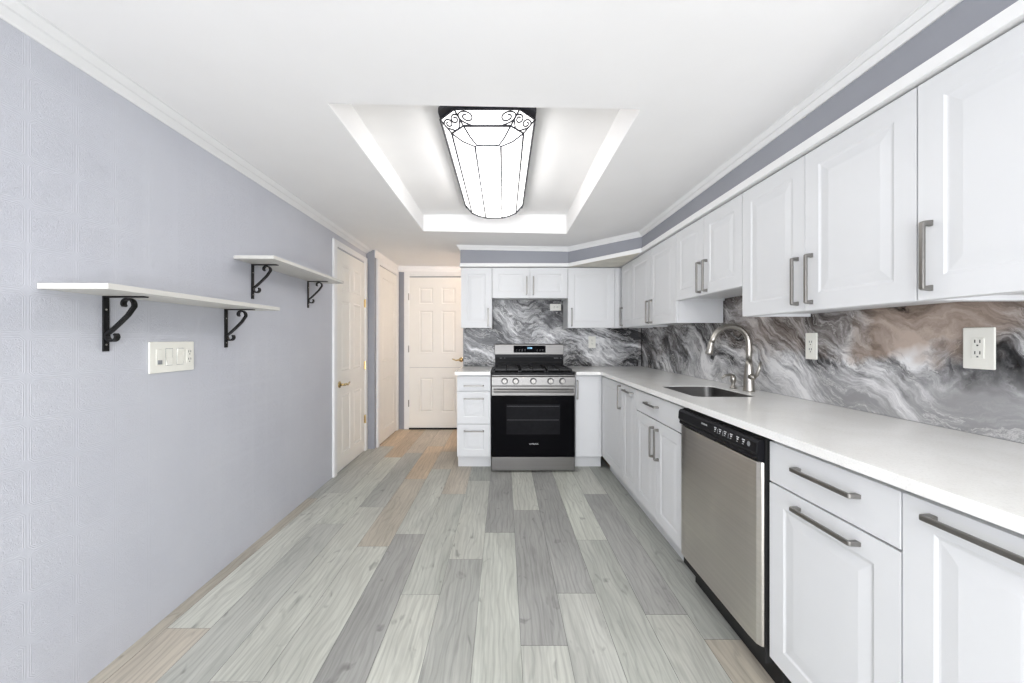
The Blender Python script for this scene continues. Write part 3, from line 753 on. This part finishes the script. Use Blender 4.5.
# ------------------------------------------------------------------ outlets and switches
def duplex(root, f, u, v, n, s=1.0, rot=False):
    F2 = (lambda a, b, c: f(u+(b-0)*1.0, v+a, c)) if rot else (lambda a, b, c: f(u+a, v+b, c))
    bm = BM(); box(bm, -.0165*s, .0165*s, -.033*s, .033*s, n, n+.0022, F2); o = obj('receptacle', bm, 'plastic', root, bevel=.0015)
    bm = BM()
    for dz in (-.018*s, .018*s):
        box(bm, -.0078*s, -.0050*s, dz-.001, dz+.009*s, n+.0015, n+.0026, F2); box(bm, .0050*s, .0078*s, dz-.001, dz+.009*s, n+.0015, n+.0026, F2)
        box(bm, -.0024*s, .0024*s, dz-.011*s, dz-.0065*s, n+.0015, n+.0026, F2)
    obj('socket_slots', bm, 'slot', o)
def plate(root, f, u0, u1, v0, v1, t=.006):
    bm = BM(); box(bm, u0, u1, v0, v1, .0003, t, f); return obj('cover_plate', bm, 'plastic', root, bevel=.003)
FWR = Fr((XW-.012, 0, 0), (0, -1, 0), (-1, 0, 0)); FWB = Fr((0, YW-.012, 0), (1, 0, 0), (0, -1, 0))
t = thing('wall_outlet', 'wide white outlet plate on the tan marble at right above the counter', 'outlet', FWR(-1.205, 1.126, 0))
plate(t, FWR, -1.245, -1.163, 1.123, 1.255) ; duplex(t, FWR, -1.204, 1.189, .006, 1.0)
t.location.z = 1.123
for c in t.children: c.location.z += 1.126-1.123
t = thing('wall_outlet', 'slim white outlet plate on marble between faucet and the wide outlet', 'outlet', FWR(-1.865, 1.12, 0))
plate(t, FWR, -1.895, -1.825, 1.118, 1.247); duplex(t, FWR, -1.86, 1.182, .006)
t = thing('wall_outlet', 'white outlet plate on the back marble right of the range', 'outlet', FWB(.965, 1.12, 0))
plate(t, FWB, .925, 1.005, 1.115, 1.245); duplex(t, FWB, .965, 1.18, .006)
t = thing('wall_outlet', 'sideways white outlet plate high on marble under the range cabinets', 'outlet', FWB(.565, 1.55, 0))
plate(t, FWB, .505, .625, 1.525, 1.60); duplex(t, FWB, .565, 1.5625, .006, 1.0, rot=True)
# four-gang switch plate on the left wall
t = thing('switch_plate', 'four-gang ivory switch plate with two rockers and outlet below the near shelf', 'light switch', FL(1.70, 1.07, 0))
u0, u1 = 1.580, 1.812; v0, v1 = 1.072, 1.206
plate(t, FL, u0, u1, v0, v1, .007)
wg = (u1-u0)/4; vm = (v0+v1)/2
bm = BM(); box(bm, u0+.03, u0+.058, vm-.034, vm+.034, .0065, .0085, FL); o = obj('dimmer', bm, 'plastic', t, bevel=.001)
bm = BM(); box(bm, u0+.035, u0+.054, vm-.030, vm-.012, .0085, .013, FL); obj('slide_button', bm, 'grey', o, bevel=.001)
for k, tl in ((1, 1), (2, -1)):
    c = u0+.012+wg*(k+.42)
    bm = BM(); prism(bm, [(.0065, -.036), (.0065+(.006 if tl > 0 else .002), -.036), (.008, 0), (.0065+(.002 if tl > 0 else .006), .036), (.0065, .036)], -.017, .017, lambda a, b, r: FL(c+r, vm+b, a))
    o = obj('rocker_switch', bm, 'plastic', t, bevel=.0008)
    bm = BM(); box(bm, c-.0185, c+.0185, vm-.0375, vm+.0375, .0066, .0073, FL); obj('rocker_gap', bm, 'grey', o)
duplex(t, FL, u0+.012+wg*3.3, vm, .007, .95)

# ------------------------------------------------------------------ shelves and iron brackets
def spiral(cx, cy, r0, r1, a0, a1, n=22):
    return [(cx+(r0+(r1-r0)*k/n)*math.cos(a0+(a1-a0)*k/n), cy+(r0+(r1-r0)*k/n)*math.sin(a0+(a1-a0)*k/n)) for k in range(n+1)]
def bracket(u, z, label):
    r = thing('shelf_bracket', label, 'shelf bracket', FL(u, z-.205, 0), 'scrolled iron brackets under the wall shelves')
    bm = BM(); box(bm, u-.0115, u+.0115, z-.205, z-.0005, .0005, .0055, FL)
    obj('wall_plate', bm, 'black', r, bevel=.001)
    bm = BM(); box(bm, u-.0115, u+.0115, z-.0055, z-.0008, .005, .150, FL); obj('shelf_arm', bm, 'black', r, bevel=.001)
    # S scroll in (n, v)
    top = spiral(.083, -.030, .0255, .013, math.radians(-20), math.radians(215), 22)          # hooks over, open to wall
    low = spiral(.030, -.148, .024, .012, math.radians(150), math.radians(400), 22)
    path = top[::-1] + [(.085+.018, -.052)] + [(.060, -.098), (.022, -.128)]
    path = top[::-1] + [(.099, -.050), (.085, -.070), (.055, -.100), (.025, -.128), (.012, -.138)] + low[1:]
    bm = BM(); strap(bm, [FL(u, z+b, a) for a, b in path], FL.u, .019, .007); obj('scroll', bm, 'black', r)
    for dz in (.05, .18):
        bm = BM(); tube(bm, [FL(u, z-dz, .004), FL(u, z-dz, .0068)], [.0042, .003], 14); obj('screw', bm, 'nickel', r)
def shelf(u0, u1, z, label):
    bm = BM(); box(bm, u0, u1, z-.019, z, .0008, .222, FL)
    tag(obj('wall_shelf', bm, 'shelf', bevel=.0015, loc=FL((u0+u1)/2, z-.019, .1)), label, 'shelf')
shelf(1.199, 2.147, 1.396, 'white floating wall shelf nearer the camera, above the switch plate')
shelf(2.09, 3.04, 1.678, 'white floating wall shelf farther back and higher, beside the first door')
bracket(1.408, 1.377, 'black scrolled iron bracket at near end of the lower shelf')
bracket(2.03, 1.377, 'black scrolled iron bracket at far end of the lower shelf')
bracket(2.25, 1.659, 'black scrolled iron bracket at near end of the higher shelf')
bracket(2.907, 1.659, 'black scrolled iron bracket at far end of the higher shelf')

# ------------------------------------------------------------------ ceiling light fixture
fx = thing('ceiling_light', 'long lit white ceiling fixture with dark scrolled iron frame in the tray', 'ceiling light', (-.081, 2.42, TZ))
C0 = -.081; YN, YF = 1.785, 3.19
def outline(hw, ey, ehw, cy):
    dy = ey-YN; dc = cy-YN
    return [(C0-ehw, YN+dy), (C0+ehw, YN+dy), (C0+hw, YN+dc), (C0+hw, YF-dc), (C0+ehw, YF-dy), (C0-ehw, YF-dy), (C0-hw, YF-dc), (C0-hw, YN+dc)]
bm = BM(); prism(bm, [(C0-.19, YN-.008), (C0+.19, YN-.008), (C0+.237, YN+.045), (C0+.237, YF-.015), (C0+.19, YF+.035), (C0-.19, YF+.035), (C0-.237, YF-.015), (C0-.237, YN+.045)], 2.308, TZ-.0005, W)
obj('ceiling_pan', bm, 'fixture', fx, bevel=.002)
Ls = [(.228, 1.800, .150, 1.885, 2.307), (.172, 1.826, .113, 1.886, 2.243), (.120, 1.872, .080, 1.905, 2.213), (.062, 1.915, .055, 1.922, 2.197)]
bm = BM(); rows = []
for hw, ey, eh, cy, z in Ls: rows.append([bm.verts.new((x, y, z)) for x, y in outline(hw, ey, eh, cy)])
for a, b in zip(rows, rows[1:]):
    for k in range(8): bm.faces.new([a[k], a[(k+1) % 8], b[(k+1) % 8], b[k]])
bm.faces.new(rows[-1]); bm.faces.new(rows[0][::-1])
obj('diffuser', bm, 'diffuser', fx)
o0 = [(x, y, 2.303) for x, y in outline(.234, 1.795, .155, 1.880)]
o1 = [(x, y, 2.237) for x, y in outline(.178, 1.818, .113, 1.884)]
o15 = [(x, y, 2.207) for x, y in outline(.125, 1.868, .083, 1.905)]
o2 = [(x, y, 2.190) for x, y in outline(.065, 1.910, .055, 1.922)]
wr = .0042
wires = []
for lp in (o0, ): wires.append((lp+[lp[0]], wr*1.2))
for k in range(8): wires.append(([o0[k], o1[k], o15[k], o2[k]], wr))
for k in (0, 4): wires.append(([o2[k], o2[k+1]], wr)); wires.append(([o1[k], o1[k+1]], wr*1.3))
for a_, b_ in ((1, 2), (3, 4), (5, 6), (7, 0)): wires.append(([o1[a_], o1[b_]], wr*1.1)); wires.append(([o2[a_], o2[b_]], wr))
for lp in (o1, o2):
    for a_, b_ in ((2, 3), (6, 7)): wires.append(([lp[a_], lp[b_]], wr*1.25))
for pts, r_ in wires:
    bm = BM(); tube(bm, pts, r_, 8); obj('frame_rod', bm, 'fixture', fx, smooth=True)
def onface(P0, P1, Q1, Q0, s, t, off=.003):
    """point on the end face: s across 0..1, t from lower bar (0) to rim (1)"""
    a = Vector(P0).lerp(Vector(P1), s); b = Vector(Q0).lerp(Vector(Q1), s); return a.lerp(b, t)
def scrolls(i0, i1, S_):
    # two spirals rising from the ends of the lower bar i0-i1 and curling inwards
    A, B, Cc, D = o1[i0], o1[i1], o0[i1], o0[i0]
    wdt = (Vector(B)-Vector(A)).length; hgt = (Vector(D)-Vector(A)).length
    for sg_ in (0, 1):
        pts = []
        r = hgt*.30*S_
        cx, cy = (.02*wdt+r*1.1), hgt*.55
        # start on bar, sweep outwards and round into a curl
        raw = [(cx+r*1.7, 0.0), (cx+r*.4, hgt*.03)]
        for k in range(27):
            a = math.radians(235-k*20); rr_ = r*1.35*(1-.70*k/26)
            raw.append((cx+rr_*math.cos(a), cy+rr_*math.sin(a)))
        for x, y in raw:
            s = x/wdt; s = 1-s if sg_ else s
            pts.append(onface(A, B, Cc, D, s, y/hgt))
        bm = BM(); tube(bm, pts, wr*.95, 8); obj('scroll', bm, 'fixture', fx, smooth=True)
scrolls(0, 1, 1.0); scrolls(7, 0, .78); scrolls(1, 2, .78)
scrolls(5, 4, 1.0); scrolls(6, 5, .78); scrolls(4, 3, .78)
# added fill: point lights hanging unseen below the diffuser, boosting the fixture
for k in range(7):
    l = bpy.data.lights.new('fixture_bulb', 'POINT'); l.energy = FIXTURE_FILL_WATTS; l.shadow_soft_size = 0.025; l.color = (1, 0.985, 0.97)
    o = bpy.data.objects.new('fixture_bulb', l); COL.objects.link(o); o.location = (C0, 1.98+k*.125, 2.085)
